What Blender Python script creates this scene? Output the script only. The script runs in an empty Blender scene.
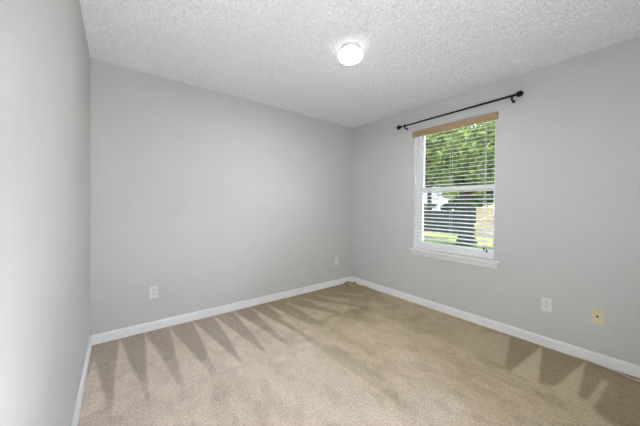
import bpy, bmesh, math, random
import numpy as np
from mathutils import Vector, Matrix

random.seed(7)
rng = np.random.default_rng(11)
SC = bpy.context.scene
COL = SC.collection

# ------------------------------------------------------------------ room size (metres)
W = 3.1247          # left wall x=0, right wall x=W
L = 3.05            # back wall y=0, front wall y=-L
H = 2.44
TH = 0.14           # wall thickness

# ------------------------------------------------------------------ camera
F_PX, YAW, PITCH, ROLL = 259.655, 0.6623, -0.0093, 0.0087
cam_d = bpy.data.cameras.new('camera')
cam = bpy.data.objects.new('camera', cam_d)
COL.objects.link(cam)
fw = Vector((math.sin(YAW) * math.cos(PITCH), math.cos(YAW) * math.cos(PITCH), math.sin(PITCH)))
rt = Vector((math.cos(YAW), -math.sin(YAW), 0))
up = rt.cross(fw)
r2 = rt * math.cos(ROLL) + up * math.sin(ROLL)
u2 = -rt * math.sin(ROLL) + up * math.cos(ROLL)
m = Matrix((r2, u2, -fw)).transposed().to_4x4()
m.translation = Vector((0.1834, -2.9391, 1.2124))
cam.matrix_world = m
cam_d.sensor_width = 36.0
cam_d.lens = F_PX * 36.0 / 640.0
cam_d.shift_y = -5.5 / 640.0
cam_d.clip_start = 0.02
SC.camera = cam

# ------------------------------------------------------------------ world, sun, large lights, exposure
world = bpy.data.worlds.new('world')
SC.world = world
world.use_nodes = True
nt = world.node_tree
bg = nt.nodes['Background']
sky = nt.nodes.new('ShaderNodeTexSky')
sky.sky_type = 'NISHITA'
sky.sun_disc = False
sky.sun_elevation = math.radians(48)
sky.sun_rotation = math.radians(135)
nt.links.new(sky.outputs[0], bg.inputs['Color'])
bg.inputs['Strength'].default_value = 1.35

sun_d = bpy.data.lights.new('sun', 'SUN')
sun_d.energy = 10.0
sun_d.angle = math.radians(0.6)
sun_d.color = (1.0, 0.95, 0.86)
sun = bpy.data.objects.new('sun', sun_d)
COL.objects.link(sun)
sun.rotation_euler = Vector((-0.42, 0.42, -0.80)).to_track_quat('-Z', 'Y').to_euler()

def area(name, loc, direction, sx, sy, energy, color):
    d = bpy.data.lights.new(name, 'AREA')
    d.shape = 'RECTANGLE'
    d.size, d.size_y, d.energy, d.color = sx, sy, energy, color
    o = bpy.data.objects.new(name, d)
    COL.objects.link(o)
    o.location = loc
    o.rotation_euler = Vector(direction).to_track_quat('-Z', 'Z').to_euler()
    return o
# added fill light, unseen, low in the corner behind the camera, tipped up at the ceiling
area('fill_light', (0.25, -2.98, 0.60), (0.5, 1, 1.2), 0.30, 0.30, 31.0, (0.95, 0.98, 1.0))

SC.view_settings.view_transform = 'Standard'
SC.view_settings.look = 'None'
SC.view_settings.exposure = 0.27
SC.view_settings.gamma = 1.0
SC.view_settings.use_curve_mapping = False
SC.cycles.max_bounces = 10
SC.cycles.diffuse_bounces = 6
SC.cycles.transparent_max_bounces = 24
SC.cycles.use_denoising = True

# ------------------------------------------------------------------ materials
def mat(name, color, rough=0.6, spec=0.3, metal=0.0):
    m_ = bpy.data.materials.new(name)
    m_.use_nodes = True
    b = m_.node_tree.nodes['Principled BSDF']
    b.inputs['Base Color'].default_value = (*color, 1)
    b.inputs['Roughness'].default_value = rough
    b.inputs['Specular IOR Level'].default_value = spec
    b.inputs['Metallic'].default_value = metal
    return m_

def noise_mat(name, c1, c2, scale, rough=0.8, spec=0.2, bump=0.0, bscale=None, detail=4, stretch=(1, 1, 1), lo=0.35, hi=0.65):
    """two colours mixed by object-space noise, optional bump"""
    m_ = mat(name, c1, rough, spec)
    t = m_.node_tree
    b = t.nodes['Principled BSDF']
    tc = t.nodes.new('ShaderNodeTexCoord')
    mp = t.nodes.new('ShaderNodeMapping')
    mp.inputs['Scale'].default_value = stretch
    t.links.new(tc.outputs['Object'], mp.inputs['Vector'])
    n = t.nodes.new('ShaderNodeTexNoise')
    n.inputs['Scale'].default_value = scale
    n.inputs['Detail'].default_value = detail
    t.links.new(mp.outputs[0], n.inputs['Vector'])
    r = t.nodes.new('ShaderNodeValToRGB')
    r.color_ramp.elements[0].position = lo
    r.color_ramp.elements[1].position = hi
    r.color_ramp.elements[0].color = (*c1, 1)
    r.color_ramp.elements[1].color = (*c2, 1)
    t.links.new(n.outputs['Fac'], r.inputs['Fac'])
    t.links.new(r.outputs['Color'], b.inputs['Base Color'])
    if bump:
        n2 = t.nodes.new('ShaderNodeTexNoise')
        n2.inputs['Scale'].default_value = bscale or scale
        n2.inputs['Detail'].default_value = 3
        t.links.new(mp.outputs[0], n2.inputs['Vector'])
        bp = t.nodes.new('ShaderNodeBump')
        bp.inputs['Strength'].default_value = bump
        bp.inputs['Distance'].default_value = 0.01
        t.links.new(n2.outputs['Fac'], bp.inputs['Height'])
        t.links.new(bp.outputs['Normal'], b.inputs['Normal'])
    return m_

M = {}
M['wall'] = noise_mat('grey_wall_paint', (0.590, 0.588, 0.590), (0.605, 0.603, 0.605), 1.3, 0.75, 0.2, 0.06, 140)
M['ceiling'] = noise_mat('popcorn_ceiling', (0.78, 0.785, 0.795), (0.93, 0.935, 0.945), 75, 0.95, 0.05)
M['trim'] = noise_mat('white_trim_paint', (0.86, 0.86, 0.87), (0.89, 0.89, 0.90), 5, 0.4, 0.4)
M['vinyl'] = mat('white_vinyl', (0.90, 0.90, 0.91), 0.35, 0.4)
M['slat'] = noise_mat('white_blind_slat', (0.88, 0.88, 0.87), (0.91, 0.91, 0.90), 3, 0.45, 0.4)
M['cordwhite'] = mat('white_cord', (0.80, 0.80, 0.78), 0.8)
M['valance'] = noise_mat('tan_wood_valance', (0.35, 0.245, 0.13), (0.41, 0.29, 0.155), 14, 0.5, 0.35, stretch=(1, 0.08, 1))
M['blackmetal'] = mat('black_metal', (0.006, 0.006, 0.006), 0.5, 0.25)
M['whiteplastic'] = noise_mat('white_plastic', (0.74, 0.74, 0.74), (0.77, 0.77, 0.77), 20, 0.35, 0.5)
M['ivory'] = noise_mat('ivory_plastic', (0.68, 0.61, 0.40), (0.72, 0.65, 0.44), 20, 0.4, 0.5)
M['darkslot'] = mat('dark_slot', (0.03, 0.03, 0.03), 0.6)
M['screw'] = mat('screw_metal', (0.35, 0.33, 0.28), 0.4, 0.5, 0.8)
M['brass'] = mat('dark_brass', (0.10, 0.07, 0.03), 0.35, 0.5, 0.7)
M['fixture'] = mat('white_fixture_metal', (0.72, 0.72, 0.72), 0.4, 0.4)
M['cream_cable'] = mat('cream_cable', (0.62, 0.56, 0.42), 0.5)
M['brown_cable'] = noise_mat('brown_cable', (0.16, 0.09, 0.045), (0.24, 0.14, 0.07), 40, 0.5)
M['tan_cable'] = mat('tan_cable', (0.52, 0.37, 0.20), 0.5)
M['black_cable'] = mat('black_cable', (0.02, 0.018, 0.016), 0.5)
M['bark'] = noise_mat('tree_bark', (0.03, 0.022, 0.018), (0.065, 0.05, 0.04), 9, 0.9, 0.1, 0.6, 14, stretch=(1, 1, 0.25))
M['fence_shade_tone'] = noise_mat('shade_painted_fence_wood', (0.042, 0.031, 0.027), (0.075, 0.058, 0.049), 5, 0.9, 0.1, stretch=(1, 6, 0.4))  # shade on this stretch of fence is put into the dark brown
M['fence_sun_tone'] = noise_mat('sun_painted_fence_wood', (0.50, 0.33, 0.18), (0.58, 0.40, 0.23), 5, 0.85, 0.1, stretch=(1, 6, 0.4))  # sunlight on this stretch of fence is put into the paler colour
M['lawn'] = noise_mat('lawn_grass', (0.13, 0.15, 0.035), (0.27, 0.245, 0.08), 0.9, 0.95, 0.05, 0.5, 30, lo=0.3, hi=0.7)
M['house'] = noise_mat('pale_house_siding', (0.74, 0.73, 0.72), (0.80, 0.79, 0.78), 3, 0.8)
M['roof'] = noise_mat('grey_roof_shingle', (0.16, 0.15, 0.15), (0.24, 0.23, 0.22), 8, 0.9)
M['housewin'] = mat('house_window_glass', (0.05, 0.06, 0.07), 0.1, 0.5)

def leaf_mat(name, dark, mid, light):
    m_ = mat(name, mid, 0.6, 0.25)
    t = m_.node_tree
    b = t.nodes['Principled BSDF']
    a = t.nodes.new('ShaderNodeAttribute')
    a.attribute_name = 'leaf_tone'
    r = t.nodes.new('ShaderNodeValToRGB')
    r.color_ramp.elements[0].color = (*dark, 1)
    r.color_ramp.elements[1].color = (*light, 1)
    e = r.color_ramp.elements.new(0.5)
    e.color = (*mid, 1)
    t.links.new(a.outputs['Fac'], r.inputs['Fac'])
    t.links.new(r.outputs['Color'], b.inputs['Base Color'])
    tr = t.nodes.new('ShaderNodeBsdfTranslucent')
    t.links.new(r.outputs['Color'], tr.inputs['Color'])
    mx = t.nodes.new('ShaderNodeMixShader')
    mx.inputs[0].default_value = 0.5
    t.links.new(b.outputs[0], mx.inputs[1])
    t.links.new(tr.outputs[0], mx.inputs[2])
    t.links.new(mx.outputs[0], t.nodes['Material Output'].inputs['Surface'])
    return m_
M['leaf_oak'] = leaf_mat('oak_leaves', (0.055, 0.08, 0.02), (0.18, 0.23, 0.05), (0.38, 0.41, 0.09))
M['leaf_dark'] = leaf_mat('dark_leaves', (0.025, 0.04, 0.015), (0.06, 0.09, 0.03), (0.13, 0.18, 0.06))
M['leaf_light'] = leaf_mat('light_leaves', (0.12, 0.16, 0.035), (0.25, 0.31, 0.07), (0.45, 0.47, 0.12))

# window pane: clear glass, a thin mirror layer over transparency
g = bpy.data.materials.new('window_glass')
g.use_nodes = True
t = g.node_tree
t.nodes.remove(t.nodes['Principled BSDF'])
tp = t.nodes.new('ShaderNodeBsdfTransparent')
tp.inputs['Color'].default_value = (0.95, 0.97, 0.96, 1)
gl = t.nodes.new('ShaderNodeBsdfGlossy')
gl.inputs['Roughness'].default_value = 0.02
fr = t.nodes.new('ShaderNodeFresnel')
fr.inputs['IOR'].default_value = 1.45
mx = t.nodes.new('ShaderNodeMixShader')
t.links.new(fr.outputs[0], mx.inputs[0])
t.links.new(tp.outputs[0], mx.inputs[1])
t.links.new(gl.outputs[0], mx.inputs[2])
t.links.new(mx.outputs[0], t.nodes['Material Output'].inputs['Surface'])
M['glass'] = g

# ceiling globe: frosted lamp glass, brighter underneath where the bulbs hang
GLOBE_LOW, GLOBE_HIGH = 1.6, 365.0
g = bpy.data.materials.new('lit_frosted_globe')
g.use_nodes = True
t = g.node_tree
t.nodes.remove(t.nodes['Principled BSDF'])
em = t.nodes.new('ShaderNodeEmission')
em.inputs['Color'].default_value = (0.97, 0.985, 1.0, 1)
ge = t.nodes.new('ShaderNodeNewGeometry')
sx = t.nodes.new('ShaderNodeSeparateXYZ')
mr = t.nodes.new('ShaderNodeMapRange')
mr.interpolation_type = 'SMOOTHSTEP'
mr.inputs['From Min'].default_value = -0.80
mr.inputs['From Max'].default_value = -0.99
mr.inputs['To Min'].default_value = GLOBE_LOW
mr.inputs['To Max'].default_value = GLOBE_HIGH
t.links.new(ge.outputs['Normal'], sx.inputs[0])
t.links.new(sx.outputs['Z'], mr.inputs['Value'])
t.links.new(mr.outputs[0], em.inputs['Strength'])
t.links.new(em.outputs[0], t.nodes['Material Output'].inputs['Surface'])
M['globe'] = g

# carpet: two nap tones (vacuum strokes), cool daylight painted paler towards the left, yarn speckle
g = mat('cut_pile_carpet', (0.4, 0.33, 0.25), 1.0, 0.05)
t = g.node_tree
b = t.nodes['Principled BSDF']
b.inputs['Sheen Weight'].default_value = 0.15
def attr(n):
    a = t.nodes.new('ShaderNodeAttribute')
    a.attribute_name = n
    return a.outputs['Fac']
def mix(f, c1, c2, mode='MIX'):
    x = t.nodes.new('ShaderNodeMix')
    x.data_type = 'RGBA'
    x.blend_type = mode
    if isinstance(f, float):
        x.inputs[0].default_value = f
    else:
        t.links.new(f, x.inputs[0])
    for i, c in ((6, c1), (7, c2)):
        if isinstance(c, tuple):
            x.inputs[i].default_value = (*c, 1)
        else:
            t.links.new(c, x.inputs[i])
    return x.outputs[2]
lay_dark = mix(attr('daylight_tint'), (0.290, 0.226, 0.138), (0.420, 0.347, 0.280))  # warm-lit and daylit carpet tones, the light put into the colour
lay_light = mix(attr('daylight_tint'), (0.540, 0.445, 0.305), (0.720, 0.612, 0.510))
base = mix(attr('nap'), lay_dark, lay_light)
tc = t.nodes.new('ShaderNodeTexCoord')
n1 = t.nodes.new('ShaderNodeTexNoise')
n1.inputs['Scale'].default_value = 95
n1.inputs['Detail'].default_value = 2
t.links.new(tc.outputs['Object'], n1.inputs['Vector'])
rp = t.nodes.new('ShaderNodeValToRGB')
rp.color_ramp.elements[0].position = 0.30
rp.color_ramp.elements[1].position = 0.70
rp.color_ramp.elements[0].color = (0.64, 0.63, 0.62, 1)
rp.color_ramp.elements[1].color = (1.21, 1.21, 1.21, 1)
t.links.new(n1.outputs['Fac'], rp.inputs['Fac'])
t.links.new(mix(0.75, base, rp.outputs['Color'], 'MULTIPLY'), b.inputs['Base Color'])
bp = t.nodes.new('ShaderNodeBump')
bp.inputs['Strength'].default_value = 0.5
bp.inputs['Distance'].default_value = 0.006
t.links.new(n1.outputs['Fac'], bp.inputs['Height'])
t.links.new(bp.outputs['Normal'], b.inputs['Normal'])
M['carpet'] = g

# ------------------------------------------------------------------ mesh helpers
def obj(name, bm, material, parent=None, smooth=False, bevel=0.0):
    me = bpy.data.meshes.new(name)
    if bevel:
        bmesh.ops.bevel(bm, geom=list(bm.edges), offset=bevel, segments=2, affect='EDGES', profile=0.6)
    bmesh.ops.recalc_face_normals(bm, faces=bm.faces)
    bm.to_mesh(me)
    bm.free()
    if smooth:
        for p_ in me.polygons:
            p_.use_smooth = True
    o = bpy.data.objects.new(name, me)
    me.materials.append(M[material])
    COL.objects.link(o)
    if parent:
        o.parent = parent
    return o

def thing(name, label, cat, loc=(0, 0, 0), rotz=0.0, group=None):
    o = bpy.data.objects.new(name, None)
    o.empty_display_size = 0.1
    COL.objects.link(o)
    o.location = loc
    o.rotation_euler = (0, 0, rotz)
    return tag(o, label, cat, group)

def tag(o, label, cat, group=None):
    o['label'] = label
    o['category'] = cat
    if group:
        o['group'] = group
    return o

def structure(o, label=None, cat=None):
    o['kind'] = 'structure'
    if label:
        tag(o, label, cat)
    return o

def box(bm, x0, x1, y0, y1, z0, z1):
    v = [bm.verts.new((x, y, z)) for x in (x0, x1) for y in (y0, y1) for z in (z0, z1)]
    for f in ((0, 1, 3, 2), (4, 6, 7, 5), (0, 4, 5, 1), (2, 3, 7, 6), (0, 2, 6, 4), (1, 5, 7, 3)):
        bm.faces.new([v[i] for i in f])
    return bm

def B(*a):
    return box(bmesh.new(), *a)

def lathe(bm, prof, centre=(0, 0, 0), axis='Z', seg=40):
    """prof: list of (radius, height along axis)"""
    rings = []
    def place(r, h, a):
        c, s = r * math.cos(a), r * math.sin(a)
        p = {'Z': (c, s, h), 'Y': (c, h, s), 'X': (h, c, s)}[axis]
        return Vector(p) + Vector(centre)
    for r, h in prof:
        if r < 1e-6:
            rings.append([bm.verts.new(place(0, h, 0))])
        else:
            rings.append([bm.verts.new(place(r, h, 2 * math.pi * k / seg)) for k in range(seg)])
    for a, b_ in zip(rings, rings[1:]):
        for k in range(seg):
            k2 = (k + 1) % seg
            if len(a) == 1 and len(b_) == 1:
                continue
            if len(a) == 1:
                bm.faces.new((a[0], b_[k], b_[k2]))
            elif len(b_) == 1:
                bm.faces.new((a[k], b_[0], a[k2]))
            else:
                bm.faces.new((a[k], b_[k], b_[k2], a[k2]))
    return bm

def tube(bm, pts, r, seg=10, rs=None):
    pts = [Vector(p) for p in pts]
    rings = []
    prev = None
    for i, p in enumerate(pts):
        d = (pts[min(i + 1, len(pts) - 1)] - pts[max(i - 1, 0)]).normalized()
        a = prev if prev is not None else (Vector((0, 0, 1)) if abs(d.z) < 0.9 else Vector((1, 0, 0)))
        a = (a - d * a.dot(d)).normalized()
        prev = a
        c = d.cross(a)
        rr = rs[i] if rs else r
        rings.append([bm.verts.new(p + a * rr * math.cos(2 * math.pi * k / seg) + c * rr * math.sin(2 * math.pi * k / seg)) for k in range(seg)])
    for a, b_ in zip(rings, rings[1:]):
        for k in range(seg):
            k2 = (k + 1) % seg
            bm.faces.new((a[k], a[k2], b_[k2], b_[k]))
    bm.faces.new(rings[0][::-1])
    bm.faces.new(rings[-1])
    return bm

def spline(ctrl, n=10):
    """Catmull-Rom through the control points"""
    P = [Vector(c) for c in ctrl]
    P = [P[0] * 2 - P[1]] + P + [P[-1] * 2 - P[-2]]
    out = []
    for i in range(1, len(P) - 2):
        for k in range(n):
            u = k / n
            a, b_, c, d = P[i - 1:i + 3]
            out.append(0.5 * ((2 * b_) + (c - a) * u + (2 * a - 5 * b_ + 4 * c - d) * u * u + (3 * b_ - a - 3 * c + d) * u ** 3))
    out.append(P[-2])
    return out

def prism(bm, prof, axis, a0, a1):
    """extrude a closed profile [(u, z)] along x or y; u is the other horizontal axis"""
    def P(u, z, a):
        return (a, u, z) if axis == 'x' else (u, a, z)
    A = [bm.verts.new(P(u, z, a0)) for u, z in prof]
    Bv = [bm.verts.new(P(u, z, a1)) for u, z in prof]
    n = len(prof)
    for i in range(n):
        j = (i + 1) % n
        bm.faces.new((A[i], A[j], Bv[j], Bv[i]))
    bm.faces.new(A[::-1])
    bm.faces.new(Bv)
    return bm

def grid_mesh(name, xs, ys, z, material, flip=False, extra=None):
    """a grid of heights; extra: (verts, quads) appended (the slab behind it)"""
    nx, ny = len(xs), len(ys)
    X, Y = np.meshgrid(xs, ys, indexing='ij')
    co = np.stack([X, Y, z], -1).reshape(-1, 3)
    i, j = np.meshgrid(np.arange(nx - 1), np.arange(ny - 1), indexing='ij')
    a = (i * ny + j).ravel()
    q = np.stack([a, a + ny, a + ny + 1, a + 1], -1)
    if flip:
        q = q[:, ::-1]
    if extra:
        q = np.concatenate([q, np.array(extra[1]) + len(co)])
        co = np.concatenate([co, np.array(extra[0])])
    me = bpy.data.meshes.new(name)
    me.vertices.add(len(co))
    me.vertices.foreach_set('co', co.astype(np.float32).ravel())
    me.loops.add(q.size)
    me.loops.foreach_set('vertex_index', q.astype(np.int32).ravel())
    me.polygons.add(len(q))
    me.polygons.foreach_set('loop_start', np.arange(0, q.size, 4, dtype=np.int32))
    me.polygons.foreach_set('use_smooth', np.ones(len(q), dtype=bool))
    me.update(calc_edges=True)
    me.materials.append(M[material])
    o = bpy.data.objects.new(name, me)
    COL.objects.link(o)
    return o

def slab(x0, x1, y0, y1, z0, z1):
    v = [(x, y, zz) for x in (x0, x1) for y in (y0, y1) for zz in (z0, z1)]
    f = [(0, 1, 3, 2), (4, 6, 7, 5), (0, 4, 5, 1), (2, 3, 7, 6), (0, 2, 6, 4), (1, 5, 7, 3)]
    return v, f

def blur(a, n=1):
    for _ in range(n):
        a = (np.roll(a, 1, 0) + a * 2 + np.roll(a, -1, 0)) / 4
        a = (np.roll(a, 1, 1) + a * 2 + np.roll(a, -1, 1)) / 4
    return a

def value_noise(nx, ny, cells_x, cells_y):
    """smooth random field, 0..1"""
    c = rng.random((cells_x + 3, cells_y + 3))
    u = np.linspace(0, cells_x, nx)
    v = np.linspace(0, cells_y, ny)
    iu, iv = u.astype(int), v.astype(int)
    fu, fv = u - iu, v - iv
    fu, fv = fu * fu * (3 - 2 * fu), fv * fv * (3 - 2 * fv)
    g00 = c[np.ix_(iu, iv)]; g10 = c[np.ix_(iu + 1, iv)]
    g01 = c[np.ix_(iu, iv + 1)]; g11 = c[np.ix_(iu + 1, iv + 1)]
    fu = fu[:, None]; fv = fv[None, :]
    return (g00 * (1 - fu) + g10 * fu) * (1 - fv) + (g01 * (1 - fu) + g11 * fu) * fv

# ------------------------------------------------------------------ floor: carpet with vacuum strokes
xs = np.linspace(0.0, W, 420)
ys = np.linspace(-L, 0.0, 410)
nx, ny = len(xs), len(ys)
X, Y = np.meshgrid(xs, ys, indexing='ij')
def poly_mask(pts, soft=0.012):
    """soft inside mask of a convex polygon"""
    pts = np.array(pts)
    if sum(pts[i - 1][0] * pts[i][1] - pts[i][0] * pts[i - 1][1] for i in range(len(pts))) < 0:
        pts = pts[::-1]
    d = np.full(X.shape, 1e9)
    for i in range(len(pts)):
        a, c = pts[i - 1], pts[i]
        e = (c - a) / np.linalg.norm(c - a)
        d = np.minimum(d, -(X - a[0]) * e[1] + (Y - a[1]) * e[0])
    return np.clip(d / soft * 0.5 + 0.5, 0, 1)
big = value_noise(nx, ny, 9, 9) * 0.5 + value_noise(nx, ny, 22, 22) * 0.3 + value_noise(nx, ny, 55, 55) * 0.2
fine = value_noise(nx, ny, 110, 110)
wob = (value_noise(nx, ny, 14, 14) - 0.5)
# the middle of the room lies light; strips along the back and right walls lie dark
edge_back = np.clip((-Y - 0.62 - wob * 0.5 + 0.12 * (X - 1.5)) / 0.45, 0, 1) ** 1.5
edge_right = np.clip((W - 0.62 - X + wob * 0.30) / 0.10, 0, 1)
far_fade = np.clip((-1.15 - Y) / 0.7, 0, 1)        # along the right wall only the near end lies really dark
nap = np.clip(edge_back, 0, 1) * (0.95 - 0.14 * np.clip((0.60 - big) / 0.3, 0, 1))
right_dark = 1 - edge_right
tip_x = [0.045, 0.20, 0.385, 0.585, 0.80, 1.01, 1.22, 1.42, 1.62, 1.83, 2.04, 2.25, 2.47]
for k, x in enumerate(tip_x):
    if k == 0:
        pts = [(x, -0.33), (-0.05, -1.0), (0.14, -0.95)]
    else:
        reach = 1.30 if k < 9 else 0.8
        lean = 0.0 if k < 9 else 0.12 * (k - 8)
        pts = [(x, -0.02 if k < 9 else -0.10), (x - 0.055 - 0.005 * k + lean, -reach), (x + 0.165 + lean, -reach)]
    s = 0.92 if k < 7 else 0.92 - 0.07 * (k - 6)
    fade = np.clip((1.24 + wob * 0.3 + Y) / 0.2, 0, 1)
    nap = np.maximum(nap, poly_mask(pts, 0.012 + 0.003 * max(0, k - 6)) * s * fade)
# scuffs inside the strokes
nap = nap - 0.16 * np.clip((value_noise(nx, ny, 26, 20) - 0.62) / 0.2, 0, 1) * (1 - np.clip((-Y - 1.3) / 0.3, 0, 1))
# broad faint passes of the vacuum across the middle
streak = value_noise(nx, ny, 34, 4)
blot = value_noise(nx, ny, 36, 18) * 0.55 + value_noise(nx, ny, 80, 50) * 0.45
nap = nap - 0.27 * np.clip((blot - 0.50) / 0.22, 0, 1) * (0.55 + 0.45 * np.clip((-Y - 0.7) / 0.3, 0, 1))
nap = nap + 0.22 * np.clip((0.44 - blot) / 0.2, 0, 1) * np.clip((-Y - 0.25) / 0.2, 0, 1) * (1 - edge_back)
nap = nap - 0.34 * np.clip((streak - 0.5) / 0.3, 0, 1) * np.clip((-Y - 0.85) / 0.2, 0, 1) * np.clip((2.2 - X) / 0.4, 0, 1)
nap = np.clip(nap, 0.0, 1)
smear = np.clip(1 - np.abs(X - 2.33 + wob * 0.2) / 0.13, 0, 1) * np.clip((-2.15 - Y) / 0.1, 0, 1) * np.clip((blot - 0.30) / 0.2, 0, 1)
nap = nap * (1 - 0.38 * smear)
rd = right_dark * np.clip(0.35 + 0.65 * np.clip((-2.02 - Y) / 0.08, 0, 1) - 0.0 * far_fade, 0, 1)
nap = nap * (1 - rd) + (0.04 + 0.25 * (big - 0.45)) * rd
patch = np.clip((value_noise(nx, ny, 12, 20) - 0.45) / 0.2, 0, 1) * np.clip((X - (W - 0.45)) / 0.15, 0, 1) * np.clip((Y + 2.2) / 0.1, 0, 1)
nap = nap * (1 - 0.55 * patch)
for pts, s in (([(3.09, -2.13), (2.50, -2.265), (2.50, -1.75), (2.9, -1.85)], 0.62),
               ([(3.11, -2.36), (2.44, -2.475), (2.47, -2.31)], 0.95),
               ([(3.10, -2.63), (2.42, -2.66), (2.46, -2.535)], 0.95),
               ([(2.88, -2.735), (2.87, -2.765), (2.42, -2.73), (2.43, -2.69)], 0.8)):
    mk = poly_mask(pts, 0.010)
    nap = nap * (1 - mk) + np.maximum(nap, s) * mk
nap = np.clip(nap + (fine - 0.5) * 0.20 + (big - 0.5) * 0.16, 0, 1)
daylight_tint = np.clip((2.05 - X + wob * 0.5 + 0.18 * (-Y - 1.2)) / 0.9, 0, 1)  # painted light: pale daylight tone on the left, yellower dim tone on the right
hgt = blur(rng.random((nx, ny)), 1) * 0.006 - 0.004
hgt[0, :] = hgt[-1, :] = 0
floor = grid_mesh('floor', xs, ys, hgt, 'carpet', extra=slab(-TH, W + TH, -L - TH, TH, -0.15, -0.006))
pad = np.zeros(8)
for n_, arr in (('nap', nap), ('daylight_tint', daylight_tint)):
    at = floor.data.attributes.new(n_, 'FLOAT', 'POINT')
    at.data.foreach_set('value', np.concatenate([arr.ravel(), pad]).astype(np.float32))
structure(floor, 'beige cut-pile carpet with triangular vacuum strokes along the walls', 'floor')

# ------------------------------------------------------------------ ceiling: sprayed popcorn texture
xs = np.linspace(0.0, W, 780)
ys = np.linspace(-L, 0.0, 760)
n_ = rng.random((len(xs), len(ys)))
lump = blur(n_, 1)
lump = np.clip((lump - 0.46) / 0.25, 0, 1)
lump = lump * (0.6 + 0.8 * value_noise(len(xs), len(ys), 90, 90))
z = H - lump * 0.0078
ceiling = grid_mesh('ceiling', xs, ys, z, 'ceiling', flip=True, extra=slab(-TH, W + TH, -L - TH, TH, H + 0.002, H + 0.2))
structure(ceiling, 'white popcorn textured ceiling', 'ceiling')

# ------------------------------------------------------------------ walls
WY0, WY1, WZ0, WZ1 = -1.975, -1.090, 0.680, 2.145      # window opening in the right wall
structure(obj('wall_left', B(-TH, 0, -L - TH, TH, -0.006, H + 0.002), 'wall'), 'plain grey wall on the left', 'wall')
structure(obj('wall_back', B(0, W, 0, TH, -0.006, H + 0.002), 'wall'), 'grey wall facing the camera on the left half', 'wall')
bm = bmesh.new()
box(bm, W, W + TH, -L - TH, WY0, -0.006, H + 0.002)
box(bm, W, W + TH, WY1, TH, -0.006, H + 0.002)
box(bm, W, W + TH, WY0, WY1, -0.006, WZ0)
box(bm, W, W + TH, WY0, WY1, WZ1, H + 0.002)
structure(obj('wall_right', bm, 'wall'), 'grey wall with the window', 'wall')
structure(obj('wall_front', B(0, W, -L - TH, -L, -0.006, H + 0.002), 'wall'), 'grey wall behind the camera', 'wall')

# baseboards with a rounded top edge
BH, BT = 0.083, 0.013
def base_prof(sign, off):
    p = [(0, -0.004), (BT, -0.004), (BT, BH - 0.018), (BT - 0.002, BH - 0.010), (BT - 0.005, BH - 0.004), (BT - 0.009, BH), (0, BH)]
    return [(off + sign * u, z_) for u, z_ in p]
structure(obj('baseboard_left', prism(bmesh.new(), base_prof(1, 0.0), 'y', -L, 0), 'trim'), 'white baseboard along the left wall', 'baseboard')
structure(obj('baseboard_back', prism(bmesh.new(), base_prof(-1, 0.0), 'x', BT, W - BT), 'trim'), 'white baseboard along the back wall', 'baseboard')
structure(obj('baseboard_right', prism(bmesh.new(), base_prof(-1, W), 'y', -L, 0), 'trim'), 'white baseboard under the window wall', 'baseboard')
structure(obj('baseboard_front', prism(bmesh.new(), base_prof(1, -L), 'x', BT, W - BT), 'trim'), 'white baseboard behind the camera', 'baseboard')

# ------------------------------------------------------------------ window (structure)
win = bpy.data.objects.new('window_1', None)
COL.objects.link(win)
win.location = (W, 0.5 * (WY0 + WY1), WZ0)
structure(win, 'white single-hung window in the right wall', 'window')
wl = win.location
def wbox(bm, x0, x1, y0, y1, z0, z1):       # room coordinates -> window coordinates
    return box(bm, x0 - wl.x, x1 - wl.x, y0 - wl.y, y1 - wl.y, z0 - wl.z, z1 - wl.z)
def ring(bm, x0, x1, y0, y1, z0, z1, w):
    wbox(bm, x0, x1, y0, y0 + w, z0, z1)
    wbox(bm, x0, x1, y1 - w, y1, z0, z1)
    wbox(bm, x0, x1, y0 + w, y1 - w, z0, z0 + w)
    wbox(bm, x0, x1, y0 + w, y1 - w, z1 - w, z1)
    return bm
bm = bmesh.new()
t_ = 0.004                                   # painted return lining the opening
wbox(bm, W + 0.001, W + 0.185 - 0.12, WY1 - t_, WY1, WZ0, WZ1)
wbox(bm, W + 0.001, W + 0.185 - 0.12, WY0, WY0 + t_, WZ0, WZ1)
wbox(bm, W + 0.001, W + 0.185 - 0.12, WY0, WY1, WZ1 - t_, WZ1)
obj('jamb_lining', bm, 'trim', win)
obj('window_frame', ring(bmesh.new(), W + 0.065, W + 0.135, WY0 - 0.035, WY1, WZ0, WZ1 + 0.03, 0.030), 'vinyl', win)
MR = 1.415
up_s = obj('upper_sash', ring(bmesh.new(), W + 0.100, W + 0.128, WY0 - 0.008, WY1 - 0.03, MR - 0.025, WZ1 + 0.008, 0.036), 'vinyl', win)
obj('pane', wbox(bmesh.new(), W + 0.112, W + 0.115, WY0 + 0.02, WY1 - 0.06, MR + 0.005, WZ1 - 0.02), 'glass', up_s)
lo_s = obj('lower_sash', ring(bmesh.new(), W + 0.070, W + 0.099, WY0 - 0.008, WY1 - 0.03, WZ0 + 0.03, MR + 0.025, 0.040), 'vinyl', win)
obj('pane', wbox(bmesh.new(), W + 0.083, W + 0.086, WY0 + 0.02, WY1 - 0.065, WZ0 + 0.06, MR - 0.01), 'glass', lo_s)
bm = bmesh.new()
wbox(bm, W - 0.042, W + 0.066, WY0 - 0.050, WY1 + 0.035, WZ0 - 0.024, WZ0)
bmesh.ops.bevel(bm, geom=list(bm.edges), offset=0.006, segments=3, affect='EDGES')
obj('window_stool', bm, 'trim', win)
prof = [(W, 0.600), (W - 0.012, 0.600), (W - 0.016, 0.606), (W - 0.017, 0.615), (W - 0.020, 0.632), (W - 0.028, 0.646), (W - 0.032, 0.6565), (W, 0.6565)]
bm = prism(bmesh.new(), prof, 'y', WY0 - 0.035, WY1 + 0.020)
bmesh.ops.translate(bm, verts=bm.verts, vec=(-wl.x, -wl.y, -wl.z))
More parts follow.
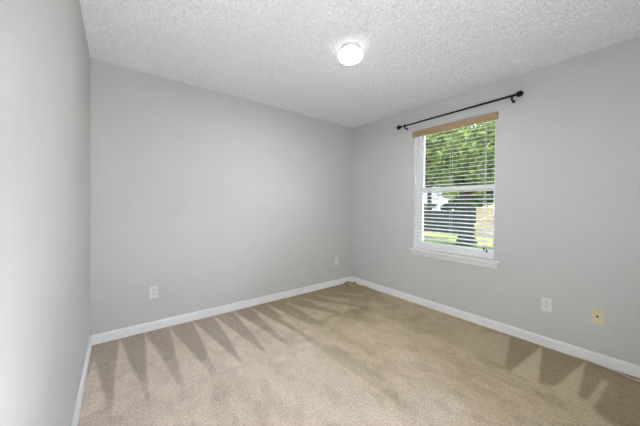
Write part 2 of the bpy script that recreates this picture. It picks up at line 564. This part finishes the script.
obj('apron', bm, 'trim', win)

# ------------------------------------------------------------------ blind
bl = thing('window_blind', 'white horizontal slat blind with a tan wood valance, covering the window', 'blind', (W, 0.5 * (WY0 + WY1), WZ0))
def lbox(x0, x1, y0, y1, z0, z1):
    return box(bmesh.new(), x0 - wl.x, x1 - wl.x, y0 - wl.y, y1 - wl.y, z0 - wl.z, z1 - wl.z)
v_ = obj('valance', lbox(W - 0.030, W - 0.003, WY0 - 0.022, WY1 + 0.018, 2.072, 2.139), 'valance', bl, bevel=0.003)
v_['label'] = 'tan wood-look valance'
obj('headrail', lbox(W + 0.006, W + 0.056, WY0 + 0.008, WY1 - 0.008, 2.095, 2.139), 'slat', bl, bevel=0.002)
SX = W + 0.032
ya, yb = WY0 + 0.010, WY1 - 0.010
bm = bmesh.new()
pitch, tilt = 0.0435, math.radians(10)
zs = []
z_ = 2.072
while z_ > WZ0 + 0.052:
    zs.append(z_)
    z_ -= pitch
for z_ in zs:
    # a slightly crowned slat, inner edge tipped down
    n = 5
    rows = []
    for k in range(n):
        u = (k / (n - 1) - 0.5) * 0.050
        h = 0.0016 * (1 - (u / 0.025) ** 2)
        px = u * math.cos(tilt) - h * math.sin(tilt)
        pz = u * math.sin(tilt) + h * math.cos(tilt)
        rows.append((SX + px - wl.x, z_ + pz - wl.z))
    th = 0.0028
    prof = [(x, z2 + th / 2) for x, z2 in rows] + [(x, z2 - th / 2) for x, z2 in rows[::-1]]
    prism(bm, prof, 'y', ya - wl.y, yb - wl.y)
obj('slat_panel', bm, 'slat', bl)
obj('bottom_rail', lbox(SX - 0.025, SX + 0.025, ya, yb, WZ0 + 0.004, WZ0 + 0.024), 'slat', bl, bevel=0.003)
for yy in (WY0 + 0.10, 0.5 * (WY0 + WY1), WY1 - 0.10):
    bm = bmesh.new()
    for dx in (-0.0262, 0.0262):
        tube(bm, [(SX + dx - wl.x, yy - wl.y, WZ0 + 0.02 - wl.z), (SX + dx - wl.x, yy - wl.y, 2.10 - wl.z)], 0.0012, 6)
    obj('ladder_cord', bm, 'cordwhite', bl)
for yy, zend, yt in ((-1.889, 0.800, -1.886), (-1.895, 0.782, -1.912)):
    pts = spline([(W + 0.003, yy, 2.04), (W + 0.001, yy, 1.5), (W - 0.002, 0.5 * (yy + yt), 1.0), (W - 0.002, yt, zend)], 8)
    bm = tube(bmesh.new(), [p - wl for p in pts], 0.0013, 6)
    c = obj('pull_cord', bm, 'cordwhite', bl)
    bm = lathe(bmesh.new(), [(0, 0.0), (0.003, 0.0), (0.006, -0.010), (0.0085, -0.026), (0.007, -0.032), (0, -0.033)], (W - 0.002 - wl.x, yt - wl.y, zend - wl.z), 'Z', 14)
    tt = obj('tassel', bm, 'blackmetal', c, smooth=True)
    tt['label'] = 'small dark tassel'

# ------------------------------------------------------------------ curtain rod
RX, RZ = W - 0.056, 2.236
cr = thing('curtain_rod', 'thin black curtain rod with ball finials above the window', 'curtain rod', (RX, -1.55, RZ))
bm = bmesh.new()
tube(bm, [(0, 0.613, -0.006), (0, -0.15, 0.001)], 0.0085, 14)
tube(bm, [(0, -0.15, 0.001), (0, -0.585, 0.005)], 0.0102, 14)
obj('rod', bm, 'blackmetal', cr, smooth=True)
for s, y_end, zo in ((1, 0.613, -0.006), (-1, -0.585, 0.005)):
    prof = [(0.0092, -0.004), (0.013, 0.0), (0.013, 0.006), (0.008, 0.010), (0.008, 0.016), (0.016, 0.022), (0.023, 0.032),
            (0.0265, 0.044), (0.0265, 0.054), (0.023, 0.066), (0.015, 0.075), (0.006, 0.079), (0, 0.080)]
    bm = lathe(bmesh.new(), [(r, y_end + s * h * 0.92) for r, h in prof], (0, 0, zo), 'Y', 24)
    obj('finial', bm, 'blackmetal', cr, smooth=True)
for yb_ in (0.572, -0.570):
    bm = bmesh.new()
    wx = W - RX
    lathe(bm, [(0.0, wx - 0.0005), (0.014, wx - 0.0005), (0.014, wx - 0.005), (0.006, wx - 0.008), (0.0, wx - 0.008)], (0, yb_, -0.036), 'X', 18)
    tube(bm, spline([(wx - 0.006, yb_, -0.036), (wx - 0.026, yb_, -0.036), (0.010, yb_, -0.028), (0.0, yb_, -0.010)], 6), 0.0075, 10)
    lathe(bm, [(0.0098, -0.008), (0.0135, -0.008), (0.0135, 0.008), (0.0098, 0.008), (0.0098, -0.008)], (0, yb_, 0), 'Y', 20)
    br = obj('bracket', bm, 'blackmetal', cr, smooth=False)
    obj('thumb_screw', lathe(bmesh.new(), [(0, -0.036), (0.006, -0.036), (0.0075, -0.030), (0.006, -0.024), (0.003, -0.022), (0.003, -0.013), (0, -0.013)], (0, yb_, 0), 'Z', 12), 'blackmetal', br)

# ------------------------------------------------------------------ ceiling light
LX, LY = 1.612, -1.475
cl = thing('ceiling_light', 'round white frosted globe light lit in the middle of the ceiling', 'ceiling light', (LX, LY, H))
obj('canopy', lathe(bmesh.new(), [(0, 0.0), (0.074, 0.0), (0.076, -0.005), (0.076, -0.022), (0.072, -0.027), (0.0, -0.027)], seg=48), 'fixture', cl, smooth=False)
prof = [(0.066, -0.027)]
for k in range(0, 25):
    a = math.radians(52 - k * (142 / 24))
    prof.append((0.099 * math.cos(a), -0.062 + 0.044 * math.sin(a)))
prof[-1] = (0, -0.106)
obj('globe', lathe(bmesh.new(), prof, seg=48), 'globe', cl, smooth=True)

# ------------------------------------------------------------------ wall plates; local +x right, +y out of the wall, z up
def on_wall(root, wall):
    root.rotation_euler.z = {'back': math.pi, 'right': math.pi / 2}[wall]

def plate(bm, w, h, d):
    bm = box(bm, -w / 2, w / 2, 0.0005, d, -h / 2, h / 2)
    return bm

def duplex(label, loc, wall):
    r = thing('electrical_outlet', label, 'electrical outlet', loc, group='duplex outlets low on the walls')
    on_wall(r, wall)
    obj('cover_plate', plate(bmesh.new(), 0.070, 0.115, 0.0065), 'whiteplastic', r, bevel=0.0018)
    for s in (1, -1):
        bm = bmesh.new()
        prof = []
        for k in range(28):
            a = 2 * math.pi * k / 28
            prof.append((0.0172 * math.cos(a), max(-0.0140, min(0.0140, 0.0175 * math.sin(a)))))
        A = [bm.verts.new((x, 0.006, z2 + s * 0.0195)) for x, z2 in prof]
        C = [bm.verts.new((x, 0.0088, z2 + s * 0.0195)) for x, z2 in prof]
        for k in range(28):
            k2 = (k + 1) % 28
            bm.faces.new((A[k], A[k2], C[k2], C[k]))
        bm.faces.new(C)
        bm.faces.new(A[::-1])
        f = obj('receptacle', bm, 'whiteplastic', r)
        for x, w, h in ((-0.0066, 0.0034, 0.0095), (0.0066, 0.0034, 0.0080)):
            obj('slot', box(bmesh.new(), x - w / 2, x + w / 2, 0.0078, 0.0091, s * 0.0195 + 0.0035 - h / 2, s * 0.0195 + 0.0035 + h / 2), 'darkslot', f)
        obj('ground_hole', lathe(bmesh.new(), [(0, 0.0091), (0.0026, 0.0091), (0.0026, 0.0078), (0, 0.0078)], (0, 0, s * 0.0195 - 0.0075), 'Y', 12), 'darkslot', f)
    obj('screw', lathe(bmesh.new(), [(0, 0.0082), (0.0022, 0.0080), (0.0030, 0.0064), (0, 0.0062)], (0, 0, 0), 'Y', 12), 'screw', r)
    return r

duplex('white duplex electrical outlet low on the back wall, nearest the left wall', (0.458, 0, 0.362), 'back')
duplex('white duplex electrical outlet under the window wall beside the ivory plate', (W, -2.381, 0.366), 'right')

r = thing('blank_wall_plate', 'small white wall plate low on the back wall close to the far corner', 'wall plate', (2.80, 0, 0.365))
on_wall(r, 'back')
obj('cover_plate', plate(bmesh.new(), 0.070, 0.115, 0.0065), 'whiteplastic', r, bevel=0.0018)
obj('center_panel', box(bmesh.new(), -0.0165, 0.0165, 0.006, 0.0080, -0.0335, 0.0335), 'whiteplastic', r, bevel=0.0008)
for s in (1, -1):
    obj('screw', lathe(bmesh.new(), [(0, 0.0076), (0.0022, 0.0074), (0.0030, 0.0064), (0, 0.0062)], (0, 0, s * 0.0485), 'Y', 12), 'screw', r)

r = thing('cable_jack_plate', 'ivory wall plate with one dark round cable jack, low on the window wall', 'wall plate', (W, -2.685, 0.368))
on_wall(r, 'right')
obj('cover_plate', plate(bmesh.new(), 0.070, 0.115, 0.0070), 'ivory', r, bevel=0.0018)
c = obj('jack', lathe(bmesh.new(), [(0.0078, 0.0065), (0.0078, 0.009), (0.0062, 0.0092), (0.0062, 0.017), (0.0042, 0.017), (0.0042, 0.010), (0, 0.010)], (0, 0, 0), 'Y', 20), 'brass', r)
c['label'] = 'dark threaded cable jack'
for s in (1, -1):
    obj('screw', lathe(bmesh.new(), [(0, 0.0086), (0.0026, 0.0083), (0.0036, 0.0069), (0, 0.0067)], (0, 0, s * 0.042), 'Y', 12), 'screw', r)

# ------------------------------------------------------------------ cables on the carpet
pts = spline([(3.098, -2.55, 0.006), (3.096, -2.66, 0.007), (3.084, -2.74, 0.008), (3.070, -2.80, 0.008), (3.050, -2.86, 0.008), (3.047, -2.95, 0.008), (3.052, -3.03, 0.008)], 8)
tag(obj('cable', tube(bmesh.new(), pts, 0.0052, 10), 'cream_cable', smooth=True), 'cream cable on the carpet along the baseboard at the right edge', 'cable')

cc = thing('cable_coil', 'small tangled coil of brown, tan and cream cable on the carpet in the far corner', 'cable', (2.985, -0.115, 0.0))
def coil(r, turns, ph, z0, dz, jit, sx=1.0, sy=1.0):
    out = []
    n = int(14 * turns)
    for k in range(n + 1):
        a = ph + 2 * math.pi * k / 14
        rr = r + random.uniform(-jit, jit)
        out.append((sx * rr * math.cos(a), sy * rr * math.sin(a), z0 + dz * k / max(n, 1) + random.uniform(0, 0.006)))
    return spline(out, 4)
c = obj('tan_loop', tube(bmesh.new(), coil(0.096, 2.3, 0.4, 0.006, 0.006, 0.012), 0.0045, 8), 'tan_cable', cc, smooth=True)
c['label'] = 'tan outer loops of cable'
c = obj('brown_loop', tube(bmesh.new(), coil(0.070, 1.6, 1.7, 0.011, 0.010, 0.024), 0.0045, 8), 'brown_cable', cc, smooth=True)
c['label'] = 'brown inner loops of cable'
c = obj('cream_loop', tube(bmesh.new(), coil(0.060, 1.4, 3.3, 0.010, 0.016, 0.026), 0.0045, 8), 'cream_cable', cc, smooth=True)
c['label'] = 'cream loop of cable'
for p0, p1 in (((-0.040, 0.030, 0.027), (0.010, 0.055, 0.036)), ((0.050, -0.060, 0.027), (0.078, -0.018, 0.036))):
    a, b_ = Vector(p0), Vector(p1)
    d = (b_ - a)
    bm = tube(bmesh.new(), [a, a + d * 0.25, a + d * 0.26, a + d * 0.9, a + d], 0, 10, rs=[0.004, 0.005, 0.0085, 0.0085, 0.006])
    c = obj('plug', bm, 'black_cable', cc)
    c['label'] = 'black cable plug'
pts = spline([(0.055, -0.02, 0.012), (0.088, -0.07, 0.010), (0.112, -0.14, 0.008), (0.118, -0.22, 0.008), (0.116, -0.27, 0.008)], 8)
c = obj('loose_end', tube(bmesh.new(), pts, 0.0062, 8), 'cream_cable', cc, smooth=True)
c['label'] = 'cream loose end along the baseboard'

# ------------------------------------------------------------------ the garden outside the window
GZ = -0.50
xs = np.linspace(W + TH + 0.02, 40, 90)
ys = np.linspace(-22, 34, 90)
lawn = grid_mesh('lawn', xs, ys, GZ + 0.05 * (value_noise(90, 90, 20, 20) - 0.5), 'lawn')
structure(lawn, 'sunlit yellow-green lawn outside the window', 'lawn')

def fence(label, x, y0, y1, h, material, seed):
    random.seed(seed)
    r = thing('wood_fence', label, 'fence', (x, y0, GZ))
    bm = bmesh.new()
    y = 0.0
    while y < (y1 - y0) - 0.14:
        w = 0.138
        hh = h + random.uniform(-0.012, 0.012)
        dx = random.uniform(-0.002, 0.002)
        prof = [(y, 0.03), (y + w, 0.03), (y + w, hh - 0.03), (y + w - 0.03, hh), (y + 0.03, hh), (y, hh - 0.03)]
        A = [bm.verts.new((dx, yy, zz)) for yy, zz in prof]
        C = [bm.verts.new((dx + 0.019, yy, zz)) for yy, zz in prof]
        for k in range(6):
            k2 = (k + 1) % 6
            bm.faces.new((A[k], A[k2], C[k2], C[k]))
        bm.faces.new(A[::-1])
        bm.faces.new(C)
        y += 0.146
    obj('board_panel', bm, material, r)
    for zz in (0.30, h * 0.52, h - 0.28):
        obj('rail', box(bmesh.new(), 0.023, 0.061, 0, y1 - y0, zz, zz + 0.088), material, r)
    y = 0.05
    while y < y1 - y0 - 0.1:
        obj('post', box(bmesh.new(), 0.062, 0.15, y, y + 0.088, -0.05, h - 0.05), material, r)
        y += 2.4
    return r
FX = 16.8
fence('dark brown board fence with painted-in shade across the lawn, seen through the left of the blind', FX, 3.55, 16.0, 1.40, 'fence_shade_tone', 3)
fence('tan board fence with painted-in sunlight beyond the lawn, seen through the right of the blind', FX, -18.0, 3.47, 1.66, 'fence_sun_tone', 4)

def leaves_mesh(name, blobs, n, size, material, parent, seed, aspect=0.55):
    """one mesh of small leaf quads scattered through ellipsoids (cx,cy,cz,rx,ry,rz)"""
    rg = np.random.default_rng(seed)
    vol = np.array([b_[3] * b_[4] * b_[5] for b_ in blobs]) ** (2 / 3)
    pick = rg.choice(len(blobs), n, p=vol / vol.sum())
    Bb = np.array(blobs)[pick]
    d = rg.normal(size=(n, 3)); d /= np.linalg.norm(d, axis=1)[:, None]
    rad = rg.random(n)[:, None] ** 0.45
    c = Bb[:, :3] + d * rad * Bb[:, 3:]
    a = rg.normal(size=(n, 3)); a /= np.linalg.norm(a, axis=1)[:, None]
    h = rg.normal(size=(n, 3)); h -= a * (h * a).sum(1)[:, None]; h /= np.linalg.norm(h, axis=1)[:, None]
    s = size * rg.uniform(0.6, 1.3, n)[:, None]
    v = np.stack([c - a * s, c + h * s * aspect, c + a * s, c - h * s * aspect], 1).reshape(-1, 3)
    me = bpy.data.meshes.new(name)
    me.vertices.add(4 * n)
    me.vertices.foreach_set('co', v.astype(np.float32).ravel())
    me.loops.add(4 * n)
    me.loops.foreach_set('vertex_index', np.arange(4 * n, dtype=np.int32))
    me.polygons.add(n)
    me.polygons.foreach_set('loop_start', np.arange(0, 4 * n, 4, dtype=np.int32))
    me.update(calc_edges=True)
    tone = np.clip(rg.normal(0.5, 0.25, n) + 0.25 * (rg.random(len(blobs))[pick] - 0.5), 0, 1)
    at = me.attributes.new('leaf_tone', 'FLOAT', 'POINT')
    at.data.foreach_set('value', np.repeat(tone, 4).astype(np.float32))
    me.materials.append(M[material])
    o = bpy.data.objects.new(name, me)
    COL.objects.link(o)
    o.parent = parent
    return o

def tree(label, x, y, trunk_h, trunk_r, blobs, n, size, material, seed, lean=(0, 0)):
    random.seed(seed)
    r = thing('tree', label, 'tree', (x, y, GZ))
    bm = bmesh.new()
    top = Vector((lean[0], lean[1], trunk_h))
    pts = spline([(0, 0, -0.05), (lean[0] * 0.2 + 0.03, lean[1] * 0.2, trunk_h * 0.4), tuple(top)], 6)
    k = len(pts)
    tube(bm, pts, 0, 14, rs=[trunk_r * (1.35 - 0.45 * min(1, i / 3) - 0.3 * i / k) for i in range(k)])
    obj('trunk', bm, 'bark', r, smooth=True)
    for b_ in blobs[:7]:
        e = Vector(b_[:3])
        mid = top.lerp(e, 0.5) + Vector((random.uniform(-.2, .2), random.uniform(-.2, .2), 0.1))
        p2 = spline([tuple(top - Vector((0, 0, 0.25))), tuple(mid), tuple(e)], 5)
        k = len(p2)
        obj('branch', tube(bmesh.new(), p2, 0, 8, rs=[trunk_r * (0.5 - 0.42 * i / k) for i in range(k)]), 'bark', r, smooth=True)
    leaves_mesh('foliage', blobs, n, size, material, r, seed)
    return r

def crown(cx, cy, cz, rx, ry, rz, n, br, seed):
    rg = np.random.default_rng(seed)
    out = []
    for _ in range(n):
        d = rg.normal(size=3); d /= np.linalg.norm(d)
        rr = rg.uniform(0.45, 1.0)
        s = rg.uniform(0.7, 1.25) * br
        out.append((cx + d[0] * rx * rr, cy + d[1] * ry * rr, cz + d[2] * rz * rr, s, s, s * 0.7))
    return out
tree('broad leafy tree with a dark trunk in front of the fence, filling the window', 12.6, 2.22, 2.6, 0.36,
     crown(0, 0, 4.2, 3.2, 3.4, 2.1, 34, 1.15, 5), 13000, 0.125, 'leaf_oak', 5, (0.1, 0.15))
tree('dark-leaved tree rising right behind the tan fence', 20.6, 4.7, 2.4, 0.22,
     crown(0, 0, 3.6, 1.3, 1.9, 2.3, 26, 0.9, 8), 7000, 0.15, 'leaf_dark', 8)
tree('dark-leaved tree rising behind the brown fence on the left', 23.3, 10.0, 3.2, 0.28,
     crown(0, 0, 5.7, 1.9, 2.7, 2.2, 26, 1.1, 6), 7000, 0.17, 'leaf_dark', 6)
tree('bright yellow-green tree far behind the fences, topmost in the window', 31.0, 9.0, 4.0, 0.35,
     crown(0, 0, 6.6, 3.0, 4.6, 4.6, 34, 1.7, 9), 9000, 0.24, 'leaf_light', 9)

tree('leafy tree standing behind the tan fence to the right of the window view', 20.0, -4.5, 2.6, 0.26,
     crown(0, 0, 4.2, 2.2, 2.4, 2.2, 24, 1.1, 21), 5000, 0.17, 'leaf_oak', 21)
tree('tall leafy tree behind the tan fence farthest to the right', 22.0, -12.0, 3.0, 0.30,
     crown(0, 0, 5.0, 2.6, 3.2, 2.6, 24, 1.2, 22), 5000, 0.19, 'leaf_light', 22)

def shrub(label, x, y, blobs, n, size, material, seed):
    random.seed(seed)
    r = thing('shrub', label, 'shrub', (x, y, GZ))
    bm = bmesh.new()
    for b_ in blobs[:5]:
        tube(bm, [(random.uniform(-.1, .1), random.uniform(-.1, .1), -0.03), tuple(b_[:3])], 0, 6, rs=[0.03, 0.012])
    obj('stem', bm, 'bark', r)
    leaves_mesh('foliage', blobs, n, size, material, r, seed)
shrub('rounded dark green shrub showing above the brown fence', 18.0, 7.3, crown(0, 0, 1.35, 0.4, 0.9, 0.5, 9, 0.33, 12), 420, 0.10, 'leaf_dark', 12)
shrub('dark shrub behind the trunk where the two fences meet', 17.6, 4.6, crown(0, 0, 1.6, 0.25, 1.1, 0.8, 12, 0.32, 13), 2200, 0.11, 'leaf_dark', 13)

shrub('green shrub showing above the tan fence', 18.0, 2.5, crown(0, 0, 1.7, 0.5, 1.0, 0.7, 12, 0.4, 14), 2200, 0.10, 'leaf_dark', 14)

# pale neighbouring house beyond the fence
hs = thing('house', 'pale house glimpsed between the leaves above the brown fence', 'house', (36.5, 19.0, GZ))
obj('wall', box(bmesh.new(), 0, 7, -3.2, 5.5, 0, 2.9), 'house', hs)
bm = bmesh.new()
prof = [(-0.4, 2.86), (7.4, 2.86), (3.5, 4.6)]
prism(bm, prof, 'y', -3.6, 5.9)
obj('roof', bm, 'roof', hs)
for y0 in (-1.6, 1.8):
    f = obj('window', box(bmesh.new(), -0.04, 0.02, y0, y0 + 1.0, 0.9, 2.2), 'vinyl', hs)
    obj('pane', box(bmesh.new(), -0.05, -0.03, y0 + 0.07, y0 + 0.93, 0.97, 2.13), 'housewin', f)
